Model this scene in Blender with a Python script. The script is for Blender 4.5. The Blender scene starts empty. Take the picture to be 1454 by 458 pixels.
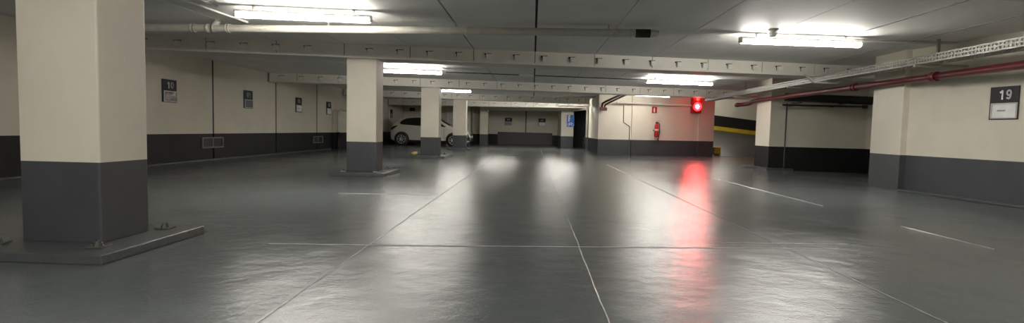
import bpy, bmesh, math, random
from math import sin, cos, pi, radians as R
random.seed(7)
D = bpy.data
SC = bpy.context.scene
COL = SC.collection

# ------------------------------------------------------------------ materials
def new_mat(name):
    m = D.materials.new(name); m.use_nodes = True
    nt = m.node_tree
    return m, nt, nt.nodes['Principled BSDF']

def noise(nt, scale, detail=4, rough=.55, coord='Object', vec=None):
    n = nt.nodes.new('ShaderNodeTexNoise')
    n.inputs['Scale'].default_value = scale
    n.inputs['Detail'].default_value = detail
    n.inputs['Roughness'].default_value = rough
    if vec is None:
        g = nt.nodes.new('ShaderNodeNewGeometry'); vec = g.outputs['Position']
    nt.links.new(vec, n.inputs['Vector'])
    return n

def ramp(nt, fac, stops):
    r = nt.nodes.new('ShaderNodeValToRGB')
    e = r.color_ramp.elements
    while len(e) < len(stops): e.new(.5)
    for k, (p, c) in enumerate(stops):
        e[k].position = p; e[k].color = (*c, 1)
    nt.links.new(fac, r.inputs['Fac'])
    return r

def bump(nt, b, height, strength, dist):
    n = nt.nodes.new('ShaderNodeBump')
    n.inputs['Strength'].default_value = strength
    n.inputs['Distance'].default_value = dist
    nt.links.new(height, n.inputs['Height'])
    nt.links.new(n.outputs['Normal'], b.inputs['Normal'])
    return n

def plain(name, c, rough=.5, metal=0, var=.08, scale=9, bmp=0):
    m, nt, b = new_mat(name)
    n = noise(nt, scale)
    r = ramp(nt, n.outputs['Fac'], [(.3, tuple(x*(1-var) for x in c)), (.7, tuple(min(1, x*(1+var)) for x in c))])
    nt.links.new(r.outputs['Color'], b.inputs['Base Color'])
    b.inputs['Roughness'].default_value = rough
    b.inputs['Metallic'].default_value = metal
    if bmp:
        n2 = noise(nt, 60, 3); bump(nt, b, n2.outputs['Fac'], bmp, .01)
    return m

CREAM = (.70, .655, .55)
DARK = (.062, .068, .074)
def painted(name, split, cream=CREAM, dark=DARK, rough_up=.55, rough_dn=.5):
    """two coats of paint: dark up to the given height, cream over it"""
    m, nt, b = new_mat(name)
    g = nt.nodes.new('ShaderNodeNewGeometry')
    s = nt.nodes.new('ShaderNodeSeparateXYZ'); nt.links.new(g.outputs['Position'], s.inputs[0])
    gt = nt.nodes.new('ShaderNodeMath'); gt.operation = 'GREATER_THAN'; gt.inputs[1].default_value = split
    nt.links.new(s.outputs['Z'], gt.inputs[0])
    n = noise(nt, 2.2, 5)
    up = ramp(nt, n.outputs['Fac'], [(.3, tuple(x*.94 for x in cream)), (.7, tuple(x*1.03 for x in cream))])
    dn = ramp(nt, n.outputs['Fac'], [(.3, tuple(x*.88 for x in dark)), (.7, tuple(x*1.1 for x in dark))])
    mx = nt.nodes.new('ShaderNodeMix'); mx.data_type = 'RGBA'
    nt.links.new(gt.outputs[0], mx.inputs['Factor'])
    nt.links.new(dn.outputs['Color'], mx.inputs[6]); nt.links.new(up.outputs['Color'], mx.inputs[7])
    nt.links.new(mx.outputs[2], b.inputs['Base Color'])
    mr = nt.nodes.new('ShaderNodeMapRange')
    mr.inputs['To Min'].default_value = rough_dn; mr.inputs['To Max'].default_value = rough_up
    nt.links.new(gt.outputs[0], mr.inputs['Value']); nt.links.new(mr.outputs[0], b.inputs['Roughness'])
    n2 = noise(nt, 45, 4); bump(nt, b, n2.outputs['Fac'], .12, .01)
    return m

def emis(name, c, s):
    m, nt, b = new_mat(name)
    b.inputs['Base Color'].default_value = (*c, 1)
    b.inputs['Emission Color'].default_value = (*c, 1)
    b.inputs['Emission Strength'].default_value = s
    return m

def floor_mat():
    m, nt, b = new_mat('grey_floor_coating')
    n = noise(nt, .55, 6, .6)
    r = ramp(nt, n.outputs['Fac'], [(.3, (.098, .112, .116)), (.7, (.128, .143, .146))])
    # worn pale scuffs
    g = nt.nodes.new('ShaderNodeNewGeometry')
    mp = nt.nodes.new('ShaderNodeMapping'); mp.inputs['Scale'].default_value = (1.6, 5.5, 1)
    nt.links.new(g.outputs['Position'], mp.inputs['Vector'])
    sc = noise(nt, 1.5, 3, .5, vec=mp.outputs['Vector'])
    sm = ramp(nt, sc.outputs['Fac'], [(.70, (0, 0, 0)), (.76, (.5, .5, .5))])
    mx = nt.nodes.new('ShaderNodeMix'); mx.data_type = 'RGBA'
    nt.links.new(sm.outputs['Color'], mx.inputs['Factor'])
    nt.links.new(r.outputs['Color'], mx.inputs[6]); mx.inputs[7].default_value = (.22, .215, .185, 1)
    nt.links.new(mx.outputs[2], b.inputs['Base Color'])
    rn = noise(nt, 1.1, 5, .6)
    rr = nt.nodes.new('ShaderNodeMapRange')
    rr.inputs['From Min'].default_value = .3; rr.inputs['From Max'].default_value = .7
    rr.inputs['To Min'].default_value = FLOOR_R[0]; rr.inputs['To Max'].default_value = FLOOR_R[1]
    nt.links.new(rn.outputs['Fac'], rr.inputs['Value']); nt.links.new(rr.outputs[0], b.inputs['Roughness'])
    b.inputs['IOR'].default_value = 1.5; b.inputs['Specular IOR Level'].default_value = .5
    a = noise(nt, 80, 3, .6); c = noise(nt, 3.6, 4, .5)
    add = nt.nodes.new('ShaderNodeMath'); add.operation = 'MULTIPLY_ADD'; add.inputs[1].default_value = 5.0
    nt.links.new(c.outputs['Fac'], add.inputs[0]); nt.links.new(a.outputs['Fac'], add.inputs[2])
    bump(nt, b, add.outputs[0], FLOOR_B, .0021)
    return m
FLOOR_R = (.14, .23); FLOOR_B = 1.0

M = {}
M['wall'] = painted('painted_wall', .60)
M['wall_l'] = painted('painted_wall_left', .625, dark=(.018, .0185, .02))  # dado darker than the shared paint, with this wall's shade in its colour
M['wall_d'] = painted('painted_wall_shaded_dado', .60, dark=(.012, .0125, .013))  # same walls in shade: the shade is put into a near-black dado
M['pillar'] = painted('painted_pillar', .595, rough_up=.5)
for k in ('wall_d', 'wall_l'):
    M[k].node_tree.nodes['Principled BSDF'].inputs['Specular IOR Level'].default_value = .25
M['ceil'] = plain('ceiling_paint', (.83, .82, .78), .6, 0, .05, 1.3, .15)
M['slab'] = plain('slab_joint', (.03, .03, .03), .9)
M['beam'] = plain('beam_paint', (.74, .71, .64), .5, 0, .05, 3, .1)
M['cream'] = plain('cream_paint', CREAM, .5, 0, .04, 3)
M['dark'] = plain('dark_paint', DARK, .42, 0, .1, 3, .1)
M['black'] = plain('black_paint', (.012, .012, .013), .45)
M['clip'] = plain('clip_steel', (.78, .76, .70), .45)
M['plate'] = plain('plate_paint', (.085, .092, .092), .28, 0, .12, 6, .3)
M['bolt'] = plain('bolt_steel', (.16, .165, .16), .25, .6)
M['white'] = plain('white_plastic', (.78, .77, .73), .4)
M['lamp'] = emis('lamp_diffuser', (1, .96, .89), 24)
M['lamp_weak'] = emis('weak_lamp_diffuser', (1, .96, .89), 14)
M['pipe'] = plain('pipe_paint', (.60, .57, .50), .4)
M['rubber'] = plain('black_rubber', (.012, .012, .014), .5)
M['red_pipe'] = plain('red_pipe_paint', (.105, .006, .011), .35)
M['red'] = plain('red_paint', (.42, .015, .015), .3)
M['galv'] = plain('galvanised', (.40, .39, .35), .5, .1)
M['sign_dk'] = plain('sign_dark', (.012, .0125, .016), .55)
M['sign_wh'] = plain('sign_white', (.85, .85, .83), .4)
M['digit'] = plain('digit_white', (.86, .86, .86), .4)
M['alu'] = plain('sign_frame_metal', (.55, .55, .53), .35, .3)
M['card_grey'] = plain('grey_card', (.10, .10, .10), .3)
M['ink'] = plain('grey_ink', (.25, .25, .26), .5)
M['grille_m'] = plain('grille_frame', (.20, .195, .18), .5)
M['blue'] = plain('blue_sign', (.025, .16, .62), .35)
M['yellow'] = plain('yellow_paint', (.60, .43, .035), .5, 0, .15, 5, .2)
M['rag'] = plain('yellow_rag', (.62, .47, .18), .8, 0, .3, 14)
M['ramp'] = plain('ramp_floor', (.036, .037, .037), .34, 0, .25, 1.2, .3)
M['sealant'] = plain('joint_sealant', (.48, .49, .48), .2, 0, .2, 14)  # pale tone also puts lamp glints on the floor joints into the colour
M['floor'] = floor_mat()
M['car'] = plain('white_car_paint', (.50, .49, .44), .25, 0, .01)
M['glass_dk'] = plain('dark_car_glass', (.012, .013, .015), .08)
M['tail'] = plain('tail_lamp', (.10, .008, .010), .2)
M['chrome'] = plain('chrome', (.8, .8, .8), .15, 1)
M['rim'] = plain('alloy_rim', (.55, .55, .55), .3, .8)
M['head'] = plain('headlamp_glass', (.75, .75, .75), .1, .6)
M['beacon_r'] = emis('red_lens', (1, .0008, .0014), 55)
M['beacon_hot'] = emis('red_lamp_core', (1, .55, .52), 30)
M['beacon_dim'] = emis('dim_red_lens', (1, .03, .02), 1.5)

# ------------------------------------------------------------------ mesh builder
class MB:
    def __init__(s): s.v = []; s.f = []; s.sm = []
    def add(s, vs, fs, smooth=False):
        o = len(s.v); s.v += [tuple(map(float, p)) for p in vs]
        s.f += [tuple(i+o for i in f) for f in fs]; s.sm += [smooth]*len(fs); return s
    def box(s, x0, x1, y0, y1, z0, z1):
        vs = [(x, y, z) for z in (z0, z1) for (x, y) in ((x0, y0), (x1, y0), (x1, y1), (x0, y1))]
        return s.add(vs, [(3, 2, 1, 0), (4, 5, 6, 7), (0, 1, 5, 4), (1, 2, 6, 5), (2, 3, 7, 6), (3, 0, 4, 7)])
    def prism(s, poly, z0, z1):
        n = len(poly)
        a = sum(poly[i][0]*poly[(i+1) % n][1]-poly[(i+1) % n][0]*poly[i][1] for i in range(n))
        if a < 0: poly = poly[::-1]
        vs = [(x, y, z0) for x, y in poly]+[(x, y, z1) for x, y in poly]
        fs = [tuple(range(n))[::-1], tuple(range(n, 2*n))]+[(i, (i+1) % n, n+(i+1) % n, n+i) for i in range(n)]
        return s.add(vs, fs)
    def prism_xz(s, poly, y0, y1):
        """outline in x,z pulled along y"""
        n = len(poly)
        a = sum(poly[i][0]*poly[(i+1) % n][1]-poly[(i+1) % n][0]*poly[i][1] for i in range(n))
        if a < 0: poly = poly[::-1]
        vs = [(x, y0, z) for x, z in poly]+[(x, y1, z) for x, z in poly]
        fs = [tuple(range(n)), tuple(range(n, 2*n))[::-1]]+[((i+1) % n, i, n+i, n+(i+1) % n) for i in range(n)]
        return s.add(vs, fs)
    def tube(s, path, r, n=10, caps=True, closed=False):
        from mathutils import Vector as V
        P = [V(p) for p in path]; rings = []
        m = len(P); rr = r if isinstance(r, (list, tuple)) else [r]*m
        up = None
        for i in range(m):
            if closed: t = (P[(i+1) % m]-P[i-1]).normalized()
            elif i == 0: t = (P[1]-P[0]).normalized()
            elif i == m-1: t = (P[-1]-P[-2]).normalized()
            else: t = ((P[i+1]-P[i]).normalized()+(P[i]-P[i-1]).normalized()).normalized()
            if up is None:
                up = V((0, 0, 1)) if abs(t.z) < .9 else V((1, 0, 0))
            a = t.cross(up).normalized(); b = a.cross(t).normalized(); up = b
            rings.append([P[i]+rr[i]*(cos(2*pi*k/n)*a+sin(2*pi*k/n)*b) for k in range(n)])
        vs = [p for q in rings for p in q]; fs = []
        for i in range(m if closed else m-1):
            j = (i+1) % m
            fs += [(i*n+k, j*n+k, j*n+(k+1) % n, i*n+(k+1) % n) for k in range(n)]
        o = len(s.v); s.add(vs, [tuple(f[::-1]) for f in fs], True)
        if caps and not closed:
            s.f += [tuple(o+k for k in range(n)), tuple(o+(m-1)*n+k for k in range(n))[::-1]]; s.sm += [False]*2
        return s
    def lathe(s, prof, c=(0, 0, 0), n=20, axis='z', smooth=True):
        vs = []; fs = []; m = len(prof)
        for (r, h) in prof:
            for k in range(n):
                a = 2*pi*k/n; u, w = r*cos(a), r*sin(a)
                p = {'z': (u, w, h), 'y': (w, h, u), 'x': (h, u, w)}[axis]
                vs.append((p[0]+c[0], p[1]+c[1], p[2]+c[2]))
        for i in range(m-1):
            fs += [(i*n+k, i*n+(k+1) % n, (i+1)*n+(k+1) % n, (i+1)*n+k) for k in range(n)]
        s.add(vs, fs, smooth)
        o = len(s.v)-len(vs)
        s.f += [tuple(o+k for k in range(n))[::-1], tuple(o+(m-1)*n+k for k in range(n))]; s.sm += [False]*2
        return s
    def grid(s, rows, smooth=True, flip=False):
        n = len(rows[0]); vs = [p for r in rows for p in r]
        fs = [(i*n+k, i*n+k+1, (i+1)*n+k+1, (i+1)*n+k) for i in range(len(rows)-1) for k in range(n-1)]
        if flip: fs = [f[::-1] for f in fs]
        return s.add(vs, fs, smooth)
    def mesh(s, name):
        me = D.meshes.new(name); me.from_pydata(s.v, [], s.f)
        me.polygons.foreach_set('use_smooth', s.sm); me.update(); return me

def tag(o, label=None, cat=None, group=None, kind=None):
    if label: o['label'] = label
    if cat: o['category'] = cat
    if group: o['group'] = group
    if kind: o['kind'] = kind
    return o

def thing(name, label, cat, loc=(0, 0, 0), rz=0, group=None):
    o = D.objects.new(name, None); COL.objects.link(o); o.empty_display_size = .1
    o.location = loc; o.rotation_euler = (0, 0, rz)
    return tag(o, label, cat, group)

def part(name, mb, mat, parent=None, bevel=0, loc=None, seg=2, solid=0, fix=False):
    me = mb.mesh(name) if isinstance(mb, MB) else mb
    if fix:
        bm = bmesh.new(); bm.from_mesh(me); bmesh.ops.recalc_face_normals(bm, faces=bm.faces); bm.to_mesh(me); bm.free()
    o = D.objects.new(name, me); COL.objects.link(o)
    if not me.materials: me.materials.append(M[mat])
    if parent: o.parent = parent
    if loc: o.location = loc
    if bevel:
        b = o.modifiers.new('bevel', 'BEVEL'); b.width = bevel; b.segments = seg; b.limit_method = 'ANGLE'
    if solid:
        q = o.modifiers.new('solid', 'SOLIDIFY'); q.thickness = solid
    return o

def struct(name, mb, mat, bevel=0):
    return tag(part(name, mb, mat, None, bevel), kind='structure')

def copy_tree(o, parent=None):
    c = o.copy(); COL.objects.link(c)
    if parent: c.parent = parent
    for ch in o.children: copy_tree(ch, c)
    return c

def arc(cx, cz, rx, rz, a0, a1, n=14):
    return [(cx+rx*cos(R(a0+(a1-a0)*k/n)), cz+rz*sin(R(a0+(a1-a0)*k/n))) for k in range(n+1)]
GLYPH = {   # centre lines in a cell .62 wide, 1 high
 '0': [arc(.31, .5, .22, .41, 0, 360, 28)],
 '1': [[(.10, .72), (.36, .90), (.36, 0)]],
 '7': [[(.06, .91), (.54, .91), (.24, 0)]],
 '8': [arc(.31, .70, .18, .21, 0, 360, 22), arc(.31, .27, .22, .23, 0, 360, 24)],
 '9': [arc(.31, .66, .21, .25, 0, 360, 24), arc(.31, .62, .21, .55, 0, -75, 12)+arc(.28, .26, .20, .19, -60, -150, 8)],
 'P': [[(.10, 0), (.10, .92), (.34, .92)]+arc(.34, .68, .21, .24, 90, -90, 14)+[(.10, .44)]],
}
def text_mesh(body, size, thick, weight=.17, name='number'):
    """bold sans lettering facing -y, centred"""
    mb = MB(); W = .62+.16; x0 = -(W*len(body)-.16)/2; w = weight*size/2
    for ch in body:
        for line in GLYPH[ch]:
            P = [((x0+u)*size, (v-.5)*size) for u, v in line]
            for (xa, za), (xb, zb) in zip(P[:-1], P[1:]):
                l = math.hypot(xb-xa, zb-za) or 1; ux, uz = (xb-xa)/l, (zb-za)/l; e = min(w*.35, l*.5)
                mb.prism_xz([(xa-ux*e-uz*w, za-uz*e+ux*w), (xb+ux*e-uz*w, zb+uz*e+ux*w), (xb+ux*e+uz*w, zb+uz*e-ux*w), (xa-ux*e+uz*w, za-uz*e-ux*w)], -thick, thick)
        x0 += W
    return mb

# ------------------------------------------------------------------ key dimensions (metres)
ZC, ZB = 2.335, 2.085          # ceiling underside, beam underside
XL = -7.55

# ------------------------------------------------------------------ setting
struct('floor', MB().box(-9, 17, -10, 34, -.2, 0), 'floor')

# ceiling of 1.13 m planks with open joints
cb = MB(); JX = [.01+1.13*k for k in range(-8, 9)]
gaps = {0: .030, -1: .024}
xs = [-9]+JX+[9.3]
for a, b in zip(xs[:-1], xs[1:]):
    ka = round((a-.01)/1.13); kb = round((b-.01)/1.13)
    x0 = a+gaps.get(ka, .013)/2; x1 = b-gaps.get(kb, .013)/2
    if a > 7.3: cb.box(x0, x1, -10, 20, ZC, ZC+.03)
    elif b > 7.4: cb.box(x0, x1, -10, 20, ZC, ZC+.03)
    else: cb.box(x0, x1, -10, 34, ZC, ZC+.03)
struct('ceiling', cb, 'ceil')
struct('ceiling_slab', MB().box(-9, 6.9, -10, 34, ZC+.031, ZC+.2).box(6.9, 17, -10, 20, ZC+.031, ZC+.2), 'slab')
struct('trim_1', MB().box(4.50, 4.545, 4, 8.6, ZC-.003, ZC+.01).box(5.63, 5.66, 4, 9.2, ZC-.003, ZC+.01), 'sealant')

# floor joints: thin proud ribbons of sealant
def ribbon(name, pts, w):
    mb = MB(); L = []
    for (xa, ya), (xb, yb) in zip(pts[:-1], pts[1:]):
        n = max(2, int(math.hypot(xb-xa, yb-ya)/.12)); L += [(xa+(xb-xa)*k/n, ya+(yb-ya)*k/n) for k in range(n)]
    L.append(pts[-1])
    (xa, ya), (xb, yb) = pts[0], pts[-1]; l = math.hypot(xb-xa, yb-ya); nx, ny = -(yb-ya)/l, (xb-xa)/l
    A = []; 
    for (x, y) in L:
        q = random.uniform(-.004, .004); ww = w*random.uniform(.5, 1.2)/2
        x += nx*q; y += ny*q
        A.append([(x-nx*ww, y-ny*ww, .0006), (x-nx*ww*.5, y-ny*ww*.5, .0045), (x+nx*ww*.5, y+ny*ww*.5, .0045), (x+nx*ww, y+ny*ww, .0006)])
    mb.grid(A, True, True)
    return struct(name, mb, 'sealant')
ribbon('trim_2', [(-1.19, 1.5), (-1.17, 17)], .010)
ribbon('trim_3', [(.37, 2.05), (.39, 26)], .009)
ribbon('trim_4', [(1.99, 2.05), (2.01, 14)], .009)
ribbon('trim_5', [(3.74, 4.3), (3.69, 5.3)], .007)
ribbon('trim_17', [(3.69, 6.7), (3.64, 10.5)], .008)
ribbon('trim_6', [(-1.91, 3.69), (-.48, 3.82), (2.41, 4.13)], .009)
ribbon('trim_7', [(-2.5, 6.63), (-1.1, 6.72)], .010)
ribbon('trim_8', [(1.45, 4.22), (2.6, 4.32)], .008)

# walls
WL = MB(); ys = [-9, 3.1, 6.08, 9.06, 12.07, 15.09, 18.0, 21.0, 24.0, 27.0, 30.3]
for a, b in zip(ys[:-1], ys[1:]): WL.box(XL-.25, XL, a+.03, b-.03, 0, ZC)
WL.box(XL-.25, XL-.04, -9, 30.3, 0, ZC)
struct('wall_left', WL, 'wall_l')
JB = MB()
for y in ys[1:-1]: JB.box(XL-.04, XL-.002, y-.03, y+.03, .625, ZC)
struct('trim_9', JB, 'black')
struct('baseboard_left', MB().box(XL, XL+.10, -9, 19.1, 0, .035), 'plate', .01)
struct('wall_behind', MB().box(-8, 9, -8.3, -8, 0, ZC), 'wall')
# right wall with bay 19, then a recess, then the ramp mouth
struct('wall_right', MB().prism([(6.22, 8.93), (6.5, 7.1), (7.0, 4.0), (7.0, -8), (8.6, -8), (8.6, 8.93)], 0, ZC), 'wall')
struct('wall_right_pier', MB().prism([(6.12, 8.93), (6.17, 9.78), (8.6, 9.8), (8.6, 8.93)], 0, ZC), 'wall')
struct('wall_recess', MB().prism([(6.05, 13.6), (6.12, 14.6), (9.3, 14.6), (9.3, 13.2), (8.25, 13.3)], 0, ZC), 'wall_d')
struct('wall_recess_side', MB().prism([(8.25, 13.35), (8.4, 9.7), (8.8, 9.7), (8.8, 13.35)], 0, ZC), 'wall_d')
struct('baseboard_right', MB().prism([(6.22, 8.93), (6.5, 7.1), (7.0, 4.0), (6.9, 4.0), (6.38, 7.1), (6.10, 8.93)], 0, .03), 'plate', .01)
struct('baseboard_recess', MB().prism([(5.74, 14.6), (5.74, 14.25), (5.98, 14.15), (5.95, 13.45), (6.6, 13.4), (6.6, 13.56), (6.05, 13.6), (6.1, 14.6)], 0, .05), 'plate', .008)
# wall with the fire extinguisher
EA, EB, EC = (2.45, 19.7), (3.7, 19.95), (7.2, 21.2)
dl = math.hypot(EC[0]-EB[0], EC[1]-EB[1]); EU = ((EC[0]-EB[0])/dl, (EC[1]-EB[1])/dl); EN = (EU[1], -EU[0])
def ew(s, off=0.0):           # a point on that wall, s metres from its first corner, off metres in front of it
    return (EB[0]+EU[0]*s+EN[0]*off, EB[1]+EU[1]*s+EN[1]*off)
EROT = math.atan2(EU[1], EU[0])
struct('wall_extinguisher', MB().prism([EA, EB, EC, (7.4, 22.6), (7.3, 30), (2.95, 30), (2.78, 25.4)][0:4]+[(7.2, 24.0), (2.62, 24.0)], 0, ZC), 'wall')
struct('wall_extinguisher_pier', MB().prism([ew(.02, .05), ew(.86, .05), ew(.86, -.02), ew(.02, -.02)], 0, ZC), 'wall')
struct('wall_extinguisher_pilaster', MB().prism([ew(3.0, .05), ew(3.72, .05), ew(3.72, -.1), ew(3.0, -.02)], 0, ZC), 'wall')
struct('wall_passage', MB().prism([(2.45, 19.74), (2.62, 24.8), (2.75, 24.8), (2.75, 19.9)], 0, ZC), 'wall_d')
# back of the garage: parking bays, bicycle doorway
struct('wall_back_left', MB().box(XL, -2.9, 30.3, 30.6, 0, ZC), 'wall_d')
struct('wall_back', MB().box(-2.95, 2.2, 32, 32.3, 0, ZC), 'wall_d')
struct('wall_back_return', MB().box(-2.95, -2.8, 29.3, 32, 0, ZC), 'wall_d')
struct('wall_back_store', MB().box(2.2, 7, 31, 31.3, 0, ZC).box(7, 7.2, 24, 31.3, 0, ZC), 'dark')
struct('trim_10', MB().box(-.46, -.40, 31.985, 32, .6, ZC), 'black')
struct('trim_11', MB().box(-2.14, 1.2, 31.9, 32, 0, .735), 'black')  # raised middle of the band, its black carries the shade of the bay
struct('wall_back_pier', MB().box(-2.95, -2.5, 29.0, 29.45, 0, ZC), 'wall')
struct('wall_back_pillar', MB().box(1.5, 2.15, 27.8, 32.0, 0, ZC), 'wall')
struct('wall_back_strip', MB().box(-3.78, -3.52, 29.3, 30.3, 0, ZC), 'wall')
struct('trim_12', MB().prism([(-2.95, 28.94), (1.5, 27.74), (2.15, 27.74), (2.15, 28.1), (-2.95, 29.35)], 1.93, ZC), 'cream')
struct('trim_13', MB().prism([(2.1, 27.72), (2.60, 25.4), (2.68, 25.42), (2.22, 27.8)], 1.93, ZC), 'cream')
struct('door_1', MB().prism([(2.56, 25.32), (2.64, 25.34), (2.66, 25.44), (2.56, 25.42)], .6, 2.05), 'cream')
struct('trim_14', MB().prism([(2.56, 25.32), (2.70, 24.7), (2.76, 24.7), (2.68, 25.44)], 0, .6), 'dark')
struct('door_2', MB().box(-5.02, -4.94, 30.26, 30.3, 0, 2.0).box(-4.02, -3.94, 30.26, 30.3, 0, 2.0).box(-5.02, -3.94, 30.26, 30.3, 1.94, 2.02).box(-4.94, -4.02, 30.285, 30.3, 0, 1.94), 'white')

# ramp behind the right hand wall
def rz_(x, y): return max(0.0, (y-21.5)/7.5)*max(.2, 1.16-.11*(x-9.9))
rows = [[(x, y, rz_(x, y)+.004) for x in [7.0+.5*i for i in range(19)]] for y in [21.5+.5*j for j in range(16)]]
struct('floor_ramp', MB().grid(rows), 'ramp')
rw = [(x, rz_(x, 28.75)) for x in [7+.5*i for i in range(19)]]
def strip(y0, y1, lo, hi):
    mb = MB()
    for (xa, za), (xb, zb) in zip(rw[:-1], rw[1:]):
        mb.add([(xa, y0, za+lo), (xb, y0, zb+lo), (xb, y0, zb+hi), (xa, y0, za+hi), (xa, y1, za+lo), (xb, y1, zb+lo), (xb, y1, zb+hi), (xa, y1, za+hi)],
               [(0, 1, 2, 3), (3, 2, 6, 7), (4, 7, 6, 5), (0, 4, 5, 1), (0, 3, 7, 4), (1, 5, 6, 2)])
    return mb
struct('wall_ramp', strip(28.99, 29.25, .8, 3.2), 'cream')
struct('wall_ramp_dado', strip(29.0, 29.25, -1.3, .8), 'black')
struct('trim_15', strip(28.75, 29.0, -.1, .21), 'yellow')
struct('wall_ramp_end', MB().box(16, 16.2, 14.6, 29.2, 0, 3.9).box(9.3, 16, 14.4, 14.6, 0, 2.4), 'cream')
struct('wall_ramp_inner', MB().box(7.2, 7.35, 24.0, 29.2, 0, 3.9), 'cream')
struct('ceiling_ramp', MB().box(6.9, 16.2, 20, 29.3, 3.8, 3.9).box(6.9, 16.2, 19.9, 20, ZC, 3.9).box(6.9, 7.0, 20, 29.3, ZC+.01, 3.9), 'ceil')
struct('trim_16', MB().prism([(7.52, 21.9), (7.82, 21.95), (7.95, 22.6), (7.55, 22.5)], 0, .36), 'yellow', .04)

# ------------------------------------------------------------------ pillars
def pillar(x1, y0, label, size=.545, deep=.43, plate=None, top=ZB):
    """x1: right edge, y0: near face"""
    t = thing('concrete_pillar', label, 'pillar', (x1-size/2, y0+deep/2, 0), 0, 'row of square pillars left of the aisle')
    w, d = size/2, deep/2
    part('shaft', MB().box(-w, w, -d, d, .055, top), 'pillar', t, .012, seg=3)
    px0, px1, py0, py1 = plate
    part('base_plate', MB().box(px0, px1, py0, py1, 0, .06), 'plate', t, .006)
    sx, sy = px1-.19, py0+.2
    for (bx, by, a) in ((sx, sy, .15), (sx-.02, py1-.15, .1), (px0+.19, sy, .3), (px0+.19, py1-.15, .2)):
        c, s_ = cos(a), sin(a); h = .052
        pl = part('anchor_plate', MB().prism([(c*u-s_*v, s_*u+c*v) for u, v in ((-h, -h), (h, -h), (h, h), (-h, h))], 0, .014), 'bolt', t, .002, (bx, by, .0605))
        part('nut', MB().lathe([(.028, 0), (.028, .012), (.021, .013), (.021, .026), (.012, .027), (.012, .036)], (0, 0, .014), 8, smooth=False), 'bolt', pl)
    return t
def pl_for(x0, x1, y0, y1, cx, cy): return (x0-cx, x1-cx, y0-cy, y1-cy)
pillar(-2.83, 3.30, 'largest, nearest square pillar at the left, cream above a charcoal base', plate=pl_for(-3.63, -2.575, 3.0, 3.985, -2.83-.2725, 3.30+.215))
pillar(-2.83, 9.34, 'second square pillar from the camera, standing under the first ceiling beam', plate=pl_for(-3.56, -2.58, 8.98, 10.1, -2.83-.2725, 9.555))
pillar(-2.83, 15.62, 'third square pillar from the camera, in front of the white car middle', plate=pl_for(-3.52, -2.54, 15.0, 16.4, -2.83-.2725, 15.62+.215))
pillar(-2.80, 21.75, 'farthest and smallest square pillar, in front of the white car bonnet', plate=pl_for(-3.52, -2.54, 21.3, 22.6, -2.80-.2725, 21.75+.215))

# ------------------------------------------------------------------ beams
CLIP = MB().box(-.045, .045, -.055, -.045, 0, .09).box(-.05, -.042, -.055, 0, 0, .092).box(-.045, .045, -.05, 0, .084, .092).lathe([(.012, -.055), (.012, -.064)], (0, 0, .045), 8, 'y', False)
CLIPM = CLIP.mesh('clip'); CLIPM.materials.append(M['clip'])
CLIP_SHADOW = MB().prism_xz([(-.085, .105), (-.085, .09), (-.062, .07), (-.062, .02), (-.04, .02), (-.04, .088), (.045, .088), (.045, .112)], -.004, .001).mesh('clip_shadow'); CLIP_SHADOW.materials.append(M['black'])  # black L paints the shadow left of and above each clip
def beam(p0, p1, label, spacing=.53, clips=True, depth=.42, skip=(), phase=.3, low=0):
    (xa, ya), (xb, yb) = p0, p1
    L = math.hypot(xb-xa, yb-ya); a = math.atan2(yb-ya, xb-xa)
    t = thing('ceiling_beam', label, 'beam', (xa, ya, ZB-low), a, 'crosswise ceiling beams')
    cuts = [0]+sorted((jx-xa)/cos(a) for jx in JX if xa+.1 < jx < xb-.1)+[L]
    w = MB()
    for q0, q1 in zip(cuts[:-1], cuts[1:]): w.box(q0+.006, q1-.006, 0, depth, .035, ZC-ZB+low)
    part('web', w, 'beam', t)
    part('joint_backing', MB().box(.01, L-.01, .01, depth-.01, .035, ZC-ZB+low-.002), 'slab', t)
    part('flange', MB().box(0, L, -.05, depth+.05, 0, .014).box(0, L, -.02, depth+.02, .014, .036), 'beam', t, .004)
    if clips:
        x = phase
        while x < L-.2:
            if not any(abs(x-k) < .2 for k in skip):
                o = D.objects.new('clip', CLIPM); COL.objects.link(o); o.parent = t; o.location = (x, 0, .075)
                q = D.objects.new('clip_shadow', CLIP_SHADOW); COL.objects.link(q); q.parent = o
            x += spacing
    return t
beam((-7.5, 8.49), (8.3, 11.34), 'nearest ceiling beam, long and pale with small clips, over the second pillar', phase=.4, skip=(4.3,))
beam((-7.5, 14.6), (7.2, 17.75), 'second ceiling beam from the camera, over the third pillar', phase=.35)
beam((-7.5, 20.45), (2.45, 23.05), 'third ceiling beam from the camera, ending at the passage wall', phase=.3)
beam((-7.5, 26.9), (2.5, 26.0), 'farthest ceiling beam, just before the dark parking bays at the back', phase=.3, depth=.3, low=.06)

beam((-7.5, 2.2), (7.2, 4.85), 'ceiling beam over the nearest pillar, above the top of the picture', clips=False)
beam((-7.5, -3.9), (7.2, -1.3), 'ceiling beam behind the camera, out of the picture', clips=False)

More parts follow.
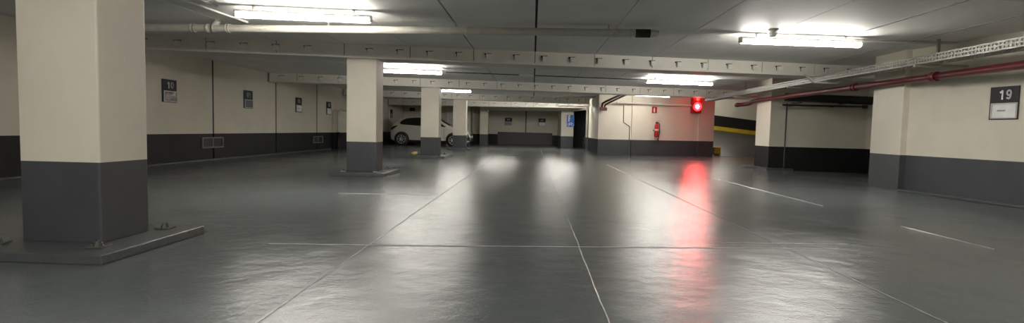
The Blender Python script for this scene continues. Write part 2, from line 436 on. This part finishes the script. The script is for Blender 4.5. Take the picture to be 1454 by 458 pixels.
# ------------------------------------------------------------------ lights
def light_proto():
    t = thing('ceiling_light', 'x', 'light')
    h = 1.55/2
    part('housing', MB().box(-h, h, -.047, .047, -.044, -.005), 'white', t, .006)
    prof = [(-.047, -.044), (-.05, -.06), (-.046, -.082), (-.025, -.1), (.025, -.1), (.046, -.082), (.05, -.06), (.047, -.044)]
    mb = MB(); n = len(prof)
    vs = [(-h+.015, y, z) for y, z in prof]+[(h-.015, y, z) for y, z in prof]
    mb.add(vs, [(i, (i+1) % n, n+(i+1) % n, n+i) for i in range(n)]+[tuple(range(n))[::-1], tuple(range(n, 2*n))])
    part('diffuser', mb, 'lamp', t, fix=True)
    for s in (-1, 1):
        part('end_cap', MB().box(s*h-.012, s*h+.012, -.05, .05, -.095, -.01), 'white', t, .004)
        part('hanger', MB().box(s*(h-.2)-.012, s*(h-.2)+.012, -.02, .02, -.006, .056), 'white', t)
    return t
LP = light_proto()
GL = 'fluorescent battens on the ceiling'
L_LIST = [
 ((-3.74, 6.49), (-2.13, 6.72), 'lit tube light above the white drain pipe, upper left of the frame'),
 ((-3.66, 12.70), (-2.29, 12.93), 'lit tube light just right of the second pillar top'),
 ((-3.40, 18.90), (-2.31, 19.12), 'lit tube light between the tops of the third and farthest pillars'),
 ((3.0, 7.79), (4.78, 7.98), 'lit tube light next to the white smoke detector, upper right'),
 ((3.0, 14.1), (4.83, 14.5), 'lit tube light between the first and second beams, right of the aisle'),
 ((3.28, 18.62), (4.9, 19.2), 'lit tube light right above the fire extinguisher wall'),
 ((-2.7, .55), (-1.1, .8), 'lit tube light over the aisle left of and behind the camera'),
 ((2.9, 1.2), (4.6, 1.45), 'lit tube light over the aisle right of and behind the camera'),
 ((-3.6, -5.7), (-2.05, -5.5), 'lit tube light far behind the camera on the left'),
 ((2.9, -5.0), (4.6, -4.8), 'lit tube light far behind the camera on the right'),
 ((-2.3, 23.4), (-.8, 23.7), 'lit tube light hidden behind the third beam on the left'),
 ((.5, 24.4), (2.0, 24.7), 'lit tube light hidden behind the third beam before the bicycle sign'),
]
for i, (a, b, lab) in enumerate(L_LIST):
    o = LP if i == 0 else copy_tree(LP)
    L = math.hypot(b[0]-a[0], b[1]-a[1])
    o.location = ((a[0]+b[0])/2*.985, (a[1]+b[1])/2*.985, ZC-.055); o.rotation_euler.z = math.atan2(b[1]-a[1], b[0]-a[0])
    o.scale = (L/1.55, 1, 1)
    if 'extinguisher' in lab: o.location.z -= .02
    if 'extinguisher' in lab:                          # tube dimmed to soften its glare on floor and wall
        for ch in o.children:
            if ch.name.startswith('diffuser'):
                ch.data = ch.data.copy(); ch.data.materials[0] = M['lamp_weak']
    tag(o, lab, 'light', GL)
o = copy_tree(LP); o.location = (9.0, 26.6, 3.74); o.rotation_euler.z = .1;  tag(o, 'lit tube light on the ramp ceiling above the yellow kerb', 'light', GL)

# conduits and the smoke detector
def pipe(name, label, cat, pts, r, mat, group=None, n=10):
    o = part(name, MB().tube(pts, r, n), mat); return tag(o, label, cat, group)
GC = 'thin conduits on the ceiling'
for k, (dy, dz, lab) in enumerate(((.16, -.012, 'thin upper ceiling conduit running right from the smoke detector'), (.06, -.014, 'thin lower ceiling conduit running right beside the tube light'))):
    pipe('conduit', lab, 'conduit', [(3.4, 7.85+dy, ZC+dz), (4.78, 8.0+dy, ZC+dz), (6.6, 8.16+dy*.7, ZC+dz)], .011, 'pipe', GC)
pipe('conduit', 'thin conduit along the ceiling towards the upper left tube light, outer one', 'conduit', [(-4.2, 2, ZC-.0145), (-4.19, 6.1, ZC-.0145), (-4.12, 7.42, ZC-.0145)], .013, 'white', GC)
pipe('conduit', 'thin conduit along the ceiling towards the upper left tube light, inner one', 'conduit', [(-3.98, 2, ZC-.0145), (-3.95, 6.42, ZC-.0145)], .013, 'white', GC)
pipe('conduit', 'thin ceiling conduit linking the tube lights past the small junction box', 'conduit', [(-2.28, 13.5, ZC-.0145), (-.38, 13.86, ZC-.0145), (3.1, 14.52, ZC-.0145)], .012, 'bolt', GC)
tag(part('junction_box', MB().box(-.2, .2, -.06, .06, -.05, 0), 'ceil', None, .008, (-.21, 13.93, ZC+.001)), 'flat grey junction box on the ceiling conduit over the aisle', 'junction box').rotation_euler.z = .19
t = thing('smoke_detector', 'white cone shaped smoke detector on the ceiling by the right tube light', 'smoke detector', (3.27, 7.42, ZC))
part('base', MB().lathe([(.075, -.025), (.078, 0)], n=24), 'white', t)
part('cap', MB().lathe([(.02, -.11), (.045, -.105), (.055, -.08), (.068, -.025)], n=24), 'white', t)

# white drain pipe
t = thing('drain_pipe', 'long white drain pipe hung under the ceiling with a black sleeve near its end', 'pipe', (0, 0, 2.22))
Y = lambda x: 7.25 if x > -1 else 7.25+(-1-x)*.03
part('pipe', MB().tube([(-7.5, Y(-7.5), -.0), (-4.4, Y(-4.4), 0), (-1, 7.25, 0), (1.6, 7.25, 0), (1.64, 7.25, .003), (1.68, 7.25, .012)], [.05, .052, .052, .052, .045, .028], 16), 'pipe', t)
for x, w, r in ((-4.88, .05, .062), (-4.62, .09, .062), (-4.36, .035, .064), (-.92, .035, .058), (1.1, .05, .059), (1.3, .03, .058)):
    y = Y(x); part('coupling', MB().tube([(x-w/2, y, 0), (x+w/2, y, 0)], r, 16), 'pipe', t)
part('branch', MB().tube([(-4.6, Y(-4.6), 0), (-4.55, Y(-4.6), .06), (-4.52, Y(-4.6), .112)], .045, 12), 'pipe', t)
part('sleeve', MB().tube([(1.36, 7.25, 0), (1.56, 7.25, 0)], .0575, 16), 'rubber', t)
for x in (-6.2, -2.9, -1.1, 1.0):
    part('hanger', MB().tube([(x, Y(x), .045), (x, Y(x), .114)], .008, 6), 'galv', t)

# ------------------------------------------------------------------ right hand services
t = thing('cable_tray', 'pale perforated cable tray running along the upper right side', 'cable tray', (5.75, 0, 1.965))
mb = MB()
for z in (.0, .05, .095): mb.box(-.13, -.122, 1.5, 17.4, z, z+.02)
y = 1.5
while y < 17.4: mb.box(-.129, -.123, y, y+.022, 0, .11); y += .055
part('near_side', mb, 'galv', t)
mb = MB().box(.122, .13, 1.5, 17.4, 0, .11)
part('far_side', mb, 'galv', t)
mb = MB(); y = 1.5
for x in (-.12, -.062, -.01, .045, .105): mb.box(x, x+.028, 1.5, 17.4, -.002, .004)
while y < 17.4: mb.box(-.122, .122, y, y+.03, -.003, .003); y += .075
part('bottom', mb, 'galv', t)
for y in (4.4, 7.9, 11.7, 14.8):
    part('support_arm', MB().box(-.2, .55, y, y+.045, -.045, -.005).box(.1, .14, y, y+.03, -.005, .36 if not 10 < y < 12 else .1), 'galv', t, .004)
t = thing('strap_hanger', 'bent white metal strap under the right end of the nearest beam', 'bracket', (0, 0, 0))
part('strap', MB().tube([(6.2, 10.70, 2.07), (5.98, 10.62, 1.935), (5.42, 10.4, 1.925), (5.22, 10.36, 2.06)], .022, 6), 'white', t)
t = thing('red_pipe', 'long dark red sprinkler pipe along the top of the right wall', 'pipe', (6.02, 0, 1.815))
part('pipe', MB().tube([(0, 1.5, 0), (0, 14.3, 0), (-.01, 14.6, -.01), (-.02, 14.8, -.06), (-.05, 15.0, -.075), (-.12, 15.4, -.075)], .055, 14), 'red_pipe', t)
for y in (5.2, 8.15, 10.1): part('coupling', MB().tube([(0, y-.05, 0), (0, y+.05, 0)], .072, 14), 'red_pipe', t)
part('end_cap', MB().tube([(-.115, 15.38, -.075), (-.125, 15.46, -.075)], .066, 14), 'red_pipe', t)
t = thing('recess_duct', 'dark round duct under the ceiling of the right hand recess', 'duct', (0, 13.05, 1.80))
part('duct', MB().tube([(6.15, 0, .02), (8.2, 0, -.03)], .10, 16), 'black', t)
for x in (6.5, 7.6): part('bracket', MB().box(x, x+.04, -.02, .42, -.115, -.095), 'bolt', t)
t = thing('recess_pipe', 'thin dark pipe with an end cap below the recess duct', 'pipe', (0, 12.98, 1.62))
part('pipe', MB().tube([(6.05, 0, .005), (7.98, 0, -.0)], .024, 10), 'black', t)
part('cap', MB().tube([(7.95, 0, 0), (8.05, 0, 0)], .045, 12), 'black', t)
for x in (6.4, 7.4): part('clip', MB().box(x, x+.03, 0, .45, -.01, .01), 'bolt', t)
pipe('conduit', 'thin vertical conduit down the recess wall near its left corner', 'conduit', [(6.42, 13.54, 0.0), (6.42, 13.54, 1.7)], .016, 'dark')

# ------------------------------------------------------------------ pipes around the extinguisher wall
def e3(s, off, z): p = ew(s, off); return (p[0], p[1], z)
pipe('wall_pipe', 'pale horizontal pipe along the top of the extinguisher wall', 'pipe', [e3(-.75, .22, 1.97), e3(2.5, .2, 1.97)], .035, 'pipe')
t = thing('red_riser', 'dark red pipe pair with a valve at the corner of the extinguisher wall', 'pipe', (2.6, 19.5, 0))
part('pipe', MB().tube([(-.07, 0, 1.74), (-.05, -.02, 1.92), (.05, -.1, 1.99), (.46, -1.6, 2.2)], .04, 10), 'red_pipe', t)
part('pipe', MB().tube([(.02, .02, 1.74), (.06, .0, 1.88), (.18, -.08, 1.95), (.58, -1.6, 2.18)], .035, 10), 'red_pipe', t)
part('valve', MB().box(-.14, .12, -.08, .1, 1.66, 1.78), 'red_pipe', t, .02)
part('bracket', MB().box(-.13, -.09, .09, .205, 1.70, 1.74), 'black', t)
pipe('conduit', 'thin jogged conduit down the wall left of the extinguisher', 'conduit', [(3.40, 19.87, 1.9), (3.41, 19.87, 1.26), (3.66, 19.92, 1.10), (3.66, 19.92, .02)], .013, 'dark')
GB = 'pale service pipes crossing in front of the passage'
pipe('service_pipe', 'upper grey service pipe in front of the passage beyond the second beam', 'pipe', [(.9, 20.6, 2.2), (2.38, 20.2, 2.2)], .045, 'pipe', GB)
pipe('service_pipe', 'lower grey service pipe over the bicycle sign pillar', 'pipe', [(1.1, 23.8, 2.02), (2.5, 23.6, 2.02)], .05, 'clip', GB)

# ------------------------------------------------------------------ fire extinguisher, its sign, red signal
p = ew(1.06, .10)
t = thing('fire_extinguisher', 'red fire extinguisher hung on the wall under its red sign', 'fire extinguisher', (p[0], p[1], .72), EROT)
part('cylinder', MB().lathe([(.05, 0), (.075, .01), (.082, .04), (.082, .40), (.07, .46), (.035, .50), (.03, .53)], n=20), 'red', t)
part('valve', MB().box(-.03, .03, -.03, .03, .53, .575).tube([(0, -.03, .55), (0, -.06, .55)], .02, 8), 'black', t)
part('handle', MB().box(-.02, .13, -.012, .012, .60, .615).box(-.02, .11, -.012, .012, .565, .575), 'red', t, .003)
part('hose', MB().tube([(.03, 0, .55), (.10, -.02, .53), (.125, -.03, .42), (.12, -.03, .2), (.09, -.04, .02), (.07, -.04, -.06)], .016, 8), 'black', t)
part('nozzle', MB().tube([(.07, -.04, -.05), (.06, -.04, -.14)], [.016, .03], 8), 'rubber', t)
part('label_band', MB().lathe([(.0835, .24), (.0835, .31)], n=20), 'alu', t)
part('bracket', MB().box(-.09, .09, .075, .10, .25, .29), 'black', t)
p = ew(.98, .012)
t = thing('extinguisher_sign', 'small red square sign with a white extinguisher symbol above the extinguisher', 'sign', (p[0], p[1], 1.76), EROT)
part('panel', MB().box(-.125, .125, -.008, .012, -.12, .12), 'red', t)
part('symbol', MB().prism_xz([(-.03, -.09), (.035, -.09), (.035, .04), (.02, .065), (.02, .085), (-.01, .085), (-.01, .065), (-.03, .04)], -.011, -.008), 'sign_wh', t)

p = ew(2.78, .17)
t = thing('warning_signal', 'glowing red round warning signal hung at the top of the extinguisher wall', 'signal light', (p[0], p[1], 1.68), EROT-.12)
part('housing', MB().box(-.19, .19, -.05, .15, 0, .66), 'red', t, .03)
part('lens', MB().lathe([(.165, -.050), (.165, -.0505), (.085, -.0508)], (0, 0, .26), 28, 'y'), 'beacon_r', t, fix=True)
part('lamp_core', MB().lathe([(.075, -.05), (.07, -.056), (.04, -.058)], (0, 0, .26), 24, 'y'), 'beacon_hot', t, fix=True)
part('upper_lens', MB().lathe([(.07, -.05), (.07, -.065), (.04, -.08)], (0, 0, .56), 20, 'y'), 'beacon_dim', t, fix=True)
part('visor', MB().tube([(-.17, -.05, .30), (-.14, -.13, .40), (0, -.16, .452), (.14, -.13, .40), (.17, -.05, .30)], .012, 6), 'black', t)
part('stem', MB().tube([(0, .05, .65), (0, .05, ZC-1.68)], .02, 8), 'black', t)

# ------------------------------------------------------------------ parking number signs
def bay_sign(num, label, loc, rz, card='sign_wh', text_card=False, narrow=False, digits=True):
    t = thing('parking_sign', label, 'sign', loc, rz, 'parking bay number signs')
    part('backing', MB().box(-.22, .22, -.012, 0, 0, .47), 'sign_dk', t, .003)
    for k, ch in enumerate(num):
        part('digit', text_mesh(ch, .135, .003), 'digit', t, loc=(.02+(k-(len(num)-1)/2)*.105, -.0155, .355))
    f = MB()
    x0, x1, z0, z1, w = -.185, .215, .012, .235, .018
    f.box(x0, x1, -.03, -.012, z0, z0+w).box(x0, x1, -.03, -.012, z1-w, z1).box(x0, x0+w, -.03, -.012, z0+w, z1-w).box(x1-w, x1, -.03, -.012, z0+w, z1-w)
    h = part('card_holder', f, 'alu', t, .003)
    if card == 'pouch':
        rows = []
        for i in range(9):
            z = z0+w+(z1-z0-2*w)*i/8
            rows.append([(x0+w+(x1-x0-2*w)*k/10, -.0215-.012*(math.sin(i*.9)*math.cos(k*.55)+.3*math.sin(k*1.3+i*.6)), z) for k in range(11)])
        part('card', MB().grid(rows), 'pouch', h)
    else:
        part('card', MB().box(x0+w, x1-w, -.02, -.012, z0+w, z1-w), card, h)
    if text_card:
        mb = MB(); x = -.085
        for wd in (.02, .026, .02, .024, .018, .022): mb.box(x, x+wd-.006, -.0225, -.02, .115, .138); x += wd
        part('faint_print', mb, 'ink', h)
    return t
M['pouch'] = plain('clear_pocket', (.30, .29, .27), .12, .35)
XS = XL+.001
bay_sign('10', 'parking sign 10 with a crumpled clear pocket, nearest on the left wall', (XS, 10.58, 1.28), pi/2, 'pouch')
bay_sign('09', 'parking sign 09 with a dark grey card on the left wall', (XS, 13.58, 1.28), pi/2, 'card_grey')
bay_sign('08', 'parking sign 08 with a white card on the left wall', (XS, 16.56, 1.28), pi/2, 'sign_wh', True)
bay_sign('07', 'parking sign 07 with a white card, farthest on the left wall by the boxed pipe', (XS, 19.04, 1.28), pi/2, 'sign_wh')
a19 = math.atan2(7.1-8.93, 6.5-6.22)
o = bay_sign('19', 'parking sign 19 over a framed white name card on the right wall', (6.4465, 7.44, 1.165), a19, 'sign_wh', True)
o.scale = (.86, 1, .96)
for lab, x, cd in (('dark bay sign with grey card, left of the black joint on the back wall', -1.5, 'ink'), ('dark bay sign with white card, right of the black joint on the back wall', .55, 'sign_wh')):
    o = bay_sign('', lab, (x, 31.999, 1.14), 0, cd, digits=False)
    part('number_plate', MB().box(-.09, .09, -.014, -.012, .31, .40), 'ink', o)
# wall box and sign near the car
tag(part('wall_box', MB().box(-.14, .14, -.12, 0, 0, .2), 'black', None, .01, (-7.05, 30.3, 1.83)), 'small black box high on the wall behind the car tail', 'box')
bay_sign('', 'small dark sign on the left wall above the car tail', (XS, 27.6, 1.35), pi/2, 'card_grey', digits=False)

# bicycle parking sign
t = thing('bicycle_parking_sign', 'blue sign with a white P and bicycle on the back pillar', 'sign', (1.985, 27.799, 1.10))
part('panel', MB().box(-.2, .2, -.012, 0, 0, .64), 'blue', t, .004)
part('letter', text_mesh('P', .33, .003, .165, 'letter'), 'sign_wh', t, loc=(-.02, -.0155, .455))
bk = MB()
for cx in (-.105, .105): bk.tube([(cx+.062*cos(2*pi*k/20), -.015, .115+.062*sin(2*pi*k/20)) for k in range(20)], .009, 6, closed=True)
for a, b in (((-.105, .115), (-.04, .20)), ((-.04, .20), (.07, .20)), ((-.04, .20), (0, .115)), ((0, .115), (.07, .20)), ((-.105, .115), (0, .115)), ((.105, .115), (.062, .23)), ((.03, .235), (.075, .23)), ((-.065, .225), (-.025, .225)), ((-.045, .225), (-.03, .19))):
    bk.tube([(a[0], -.015, a[1]), (b[0], -.015, b[1])], .008, 6)
part('bicycle_symbol', bk, 'sign_wh', t)

# ------------------------------------------------------------------ left wall grilles and boxed pipe
def grille(y0, y1, z0, z1, label):
    t = thing('vent_grille', label, 'vent', (XL, (y0+y1)/2, z0), pi/2, 'low vent grilles in the left wall')
    w = (y1-y0)/2; h = z1-z0
    part('frame', MB().box(-w, w, -.03, 0, 0, .025).box(-w, w, -.03, 0, h-.025, h).box(-w, -w+.03, -.03, 0, .025, h-.025).box(w-.03, w, -.03, 0, .025, h-.025).box(-.012, .012, -.026, 0, .025, h-.025), 'grille_m', t)
    part('opening', MB().box(-w+.03, w-.03, -.008, 0, .025, h-.025), 'black', t)
    mb = MB()
    for k in range(5): mb.box(-w+.03, -.012, -.02, -.01, .035+k*(h-.06)/5, .045+k*(h-.06)/5)
    part('louvre', mb, 'dark', t)
grille(11.62, 12.43, .29, .54, 'low metal vent grille in the left wall under the joint right of sign 10')
grille(17.68, 18.48, .26, .50, 'low metal vent grille in the left wall under the joint before sign 07')
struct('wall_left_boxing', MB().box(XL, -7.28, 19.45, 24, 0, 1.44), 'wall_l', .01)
t = thing('boxing_pipe', 'grey pipe bending over the boxed wall ledge and down to the floor', 'pipe', (-7.3, 19.36, 0))
part('pipe', MB().tube([(0, 0, .62), (0, 0, 1.36), (0, .06, 1.44), (0, .16, 1.49), (.0, .7, 1.49), (0, 1.2, 1.49), (0, 1.3, 1.53), (0, 1.32, 1.62), (0, 1.32, ZC-.01)], .04, 10), 'pipe', t)
part('lower_pipe', MB().tube([(0, 0, .0), (0, 0, .64)], .055, 10), 'black', t)

# crumpled yellow lump on the third pillar's base plate
mb = MB(); rows = []
for i in range(9):
    th = pi*i/8; rows.append([])
    for k in range(13):
        ph = 2*pi*k/12; q = 1+.28*sin(3*ph+i)*sin(th)+.18*cos(5*ph-2*i)*sin(th)
        rows[-1].append((.085*q*sin(th)*cos(ph)+.02*cos(th), .07*q*sin(th)*sin(ph), .06*q*cos(th)))
mb.grid(rows, True)
tag(part('crumpled_cloth', mb, 'rag', None, 0, (-3.46, 15.22, .115)), 'small crumpled yellow cloth on the base plate of the third pillar', 'cloth')

# ------------------------------------------------------------------ white hatchback
def lerp(tab, x):
    if x <= tab[0][0]: return tab[0][1]
    for (a, b), (c, d) in zip(tab[:-1], tab[1:]):
        if x <= c:
            u = (x-a)/(c-a); u = u*u*(3-2*u)*.35+u*.65; return b+(d-b)*u
    return tab[-1][1]
TOP = [(0, .60), (.03, .84), (.10, .98), (.35, 1.22), (.55, 1.37), (.80, 1.43), (1.3, 1.46), (1.75, 1.46), (2.1, 1.42), (2.35, 1.33), (2.75, 1.10), (3.02, .96), (3.2, .93), (3.6, .85), (3.82, .74), (3.93, .60), (3.97, .48)]
BOT = [(0, .42), (.05, .30), (.2, .22), (.7, .17), (3.2, .17), (3.75, .19), (3.93, .24), (3.97, .36)]
WID = [(0, .62), (.05, .72), (.2, .80), (.6, .855), (1.6, .87), (3.1, .86), (3.6, .80), (3.82, .70), (3.93, .58), (3.97, .50)]
def side(x, z):
    w = lerp(WID, x)
    if z > .88: w -= (z-.88)*.34
    if z < .5: w -= (.5-z)**2*.35
    b, tp = lerp(BOT, x), lerp(TOP, x); s = max(0, min(1, (z-b)/(tp-b)))
    return w*(1-.10*s**9)
car = thing('hatchback_car', 'white small hatchback parked side-on behind the pillars', 'car', (-7.03, 26.2, 0))
xs = [0, .015, .04, .08, .14, .22, .32]+[.42+.12*k for k in range(27)]+[3.6, 3.68, 3.75, 3.82, 3.87, 3.91, 3.94, 3.97]
rows = []
for x in xs:
    b, tp = lerp(BOT, x), lerp(TOP, x); N = 14; r = []
    half = [(b+(tp-b)*k/N) for k in range(N+1)]
    for z in half: r.append((x, -side(x, z), z))
    wt = side(x, tp)
    for k in range(1, 6): q = k/6; r.append((x, -wt*(1-2*q), tp+.035*(1-(1-2*q)**2)))
    for z in half[::-1]: r.append((x, side(x, z), z))
    rows.append(r)
mb = MB().grid(rows, True)
n = len(rows[0]); o = len(rows)-1
mb.f += [tuple(range(n)), tuple(o*n+k for k in range(n))[::-1]]; mb.sm += [False]*2
part('body', mb, 'car', car, fix=True)
part('underbody', MB().box(.3, 3.7, -.7, .7, .14, .3), 'rubber', car)
def patch(name, outline_top, outline_bot, x0, x1, mat, off=.008, n=14, both=True, parent=None):
    for sgn in ((-1, 1) if both else (-1,)):
        rows = []
        for k in range(n+1):
            x = x0+(x1-x0)*k/n; zb, zt = lerp(outline_bot, x), lerp(outline_top, x)
            rows.append([(x, sgn*(side(x, zb+(zt-zb)*j/5)+off), zb+(zt-zb)*j/5) for j in range(6)])
        part(name, MB().grid(rows, True), mat, parent or car, fix=True, solid=.004)
patch('side_window', [(.50, 1.10), (.62, 1.24), (.85, 1.335), (1.3, 1.375), (1.55, 1.375)], [(.50, 1.08), (.60, 1.02), (1.0, 1.0), (1.55, .97)], .50, 1.55, 'glass_dk')
patch('side_window', [(1.62, 1.375), (1.9, 1.36), (2.15, 1.30), (2.45, 1.14), (2.78, .965)], [(1.62, .97), (2.78, .945)], 1.62, 2.78, 'glass_dk')
patch('door_seam', [(1.585, 1.36), (1.592, 1.36)], [(1.585, .3), (1.592, .3)], 1.583, 1.594, 'black', .003)
patch('door_seam', [(2.70, .93), (2.71, .93)], [(2.70, .3), (2.71, .3)], 2.70, 2.711, 'black', .003)
patch('door_handle', [(1.66, .865), (1.84, .865)], [(1.66, .83), (1.84, .83)], 1.66, 1.84, 'car', .02)
patch('sill_trim', [(.95, .27), (2.9, .27)], [(.95, .17), (2.9, .17)], .95, 2.9, 'rubber', .006)
patch('tail_lamp', [(.035, .80), (.12, .92), (.40, .97)], [(.035, .72), (.15, .76), (.40, .94)], .035, .40, 'tail', .012)
patch('headlamp', [(3.30, .84), (3.6, .80), (3.88, .64)], [(3.30, .80), (3.6, .68), (3.88, .56)], 3.30, 3.88, 'head', .010)
patch('headlamp_trim', [(3.40, .73), (3.6, .67), (3.88, .55)], [(3.40, .70), (3.6, .64), (3.88, .52)], 3.40, 3.88, 'black', .011)
patch('bumper_grille', [(3.62, .42), (3.95, .46)], [(3.62, .30), (3.95, .28)], 3.62, 3.95, 'rubber', .010)
patch('daylight_strip', [(3.84, .50), (3.90, .50)], [(3.84, .30), (3.90, .30)], 3.84, 3.90, 'chrome', .016)
for nm, zt, zb, mt in (('grille', .62, .50, 'rubber'), ('lower_grille', .44, .26, 'rubber')):
    part(nm, MB().box(3.90, 3.985, -.44, .44, zb, zt), mt, car, .02)
part('number_plate', MB().box(3.982, 3.992, -.26, .26, .43, .53), 'sign_wh', car)
# windscreen and rear window lie on the upper outline
def topglass(name, x0, x1, inset):
    rows = []
    for k in range(9):
        x = x0+(x1-x0)*k/8; tp = lerp(TOP, x); w = side(x, tp)-inset
        rows.append([(x, -w+2*w*j/8, tp+.035*(1-((-1+j/4)*w/(w+inset))**2)+.006) for j in range(9)])
    part(name, MB().grid(rows, True), 'glass_dk', car, solid=.004, fix=True)
topglass('windscreen', 2.22, 2.95, .05); topglass('rear_window', .16, .56, .10)
for sg in (-1, 1):
    m_ = part('mirror', MB().lathe([(.02, -.07), (.075, -.05), (.085, 0), (.07, .05), (.03, .065)], (2.50, sg*.96, 1.0), 12, 'x'), 'car', car, fix=True)
    part('mirror_arm', MB().tube([(2.52, sg*.84, .95), (2.51, sg*.92, .98)], .02, 6), 'black', m_)
    for wx in (.62, 3.16):
        part('wheel_arch', MB().lathe([(.365, 0), (.365, .02)], (wx, sg*(side(wx, .5)-.003), .31), 28, 'y') if sg > 0 else MB().lathe([(.365, -.02), (.365, 0)], (wx, sg*(side(wx, .5)-.003), .31), 28, 'y'), 'rubber', car, fix=True)
        w0 = sg*.865
        tyre = part('wheel', MB().lathe([(.20, -.10), (.285, -.10), (.305, -.08), (.305, .07), (.285, .095), (.20, .095)], (wx, w0, .305), 28, 'y'), 'rubber', car, fix=True)
        rb = MB(); f = w0+sg*.102
        rb.tube([(wx+.205*cos(2*pi*k/24), f-sg*.01, .305+.205*sin(2*pi*k/24)) for k in range(24)], .016, 6, closed=True)
        for k in range(8):
            a = 2*pi*k/8; rb.tube([(wx+.03*cos(a), f, .305+.03*sin(a)), (wx+.2*cos(a), f-sg*.01, .305+.2*sin(a))], [.024, .017], 6)
        rb.lathe([(.05, f-.012), (.05, f+.012)], (wx, 0, .305), 12, 'y')
        part('alloy_rim', rb, 'rim', tyre, fix=True)

# ------------------------------------------------------------------ bicycle in the dark store
t = thing('parked_bicycle', 'dark bicycle standing inside the unlit doorway right of the blue sign', 'bicycle', (2.95, 27.6, 0), 1.9)
for x in (-.52, .52):
    w_ = part('wheel', MB().tube([(x+.33*cos(2*pi*k/24), 0, .35+.33*sin(2*pi*k/24)) for k in range(24)], .018, 6, closed=True), 'rubber', t)
    sp = MB()
    for k in range(8): sp.tube([(x, 0, .35), (x+.32*cos(k*pi/4), 0, .35+.32*sin(k*pi/4))], .004, 4)
    part('spokes', sp, 'galv', w_)
fr = MB()
for a, b in (((-.52, .35), (-.15, .85)), ((-.15, .85), (.36, .85)), ((-.15, .85), (0, .33)), ((0, .33), (.36, .85)), ((-.52, .35), (0, .33)), ((.52, .35), (.34, .98))): fr.tube([(a[0], 0, a[1]), (b[0], 0, b[1])], .018, 6)
part('frame', fr, 'bolt', t)
part('handlebar', MB().tube([(.28, -.28, 1.04), (.36, -.1, 1.02), (.36, .1, 1.02), (.28, .28, 1.04)], .014, 6), 'black', t)
part('saddle', MB().box(-.28, -.04, -.07, .07, .93, .97).tube([(-.15, 0, .84), (-.17, 0, .94)], .014, 6), 'black', t, .02)

# ------------------------------------------------------------------ world, camera, output
w = D.worlds.new('world'); SC.world = w; w.use_nodes = True
w.node_tree.nodes['Background'].inputs[0].default_value = (.0, .0, .0, 1)
cam = D.cameras.new('camera'); co = D.objects.new('camera', cam); COL.objects.link(co)
F, PIT, ROLL, YAW, E = 740.3, .0603, .0227, -.0384, .87
cam.sensor_fit = 'HORIZONTAL'; cam.sensor_width = 36; cam.lens = F/1454*36
cam.clip_start = .05; cam.clip_end = 200
from mathutils import Matrix
co.matrix_world = Matrix.Translation((0, 0, E)) @ Matrix.Rotation(-YAW, 4, 'Z') @ Matrix.Rotation(pi/2-PIT, 4, 'X') @ Matrix.Rotation(ROLL, 4, 'Z')
SC.camera = co
vs = SC.view_settings
vs.view_transform = 'Standard'; vs.look = 'None'; vs.gamma = 1; vs.use_curve_mapping = False
vs.exposure = 1.9
SC.cycles.use_denoising = True
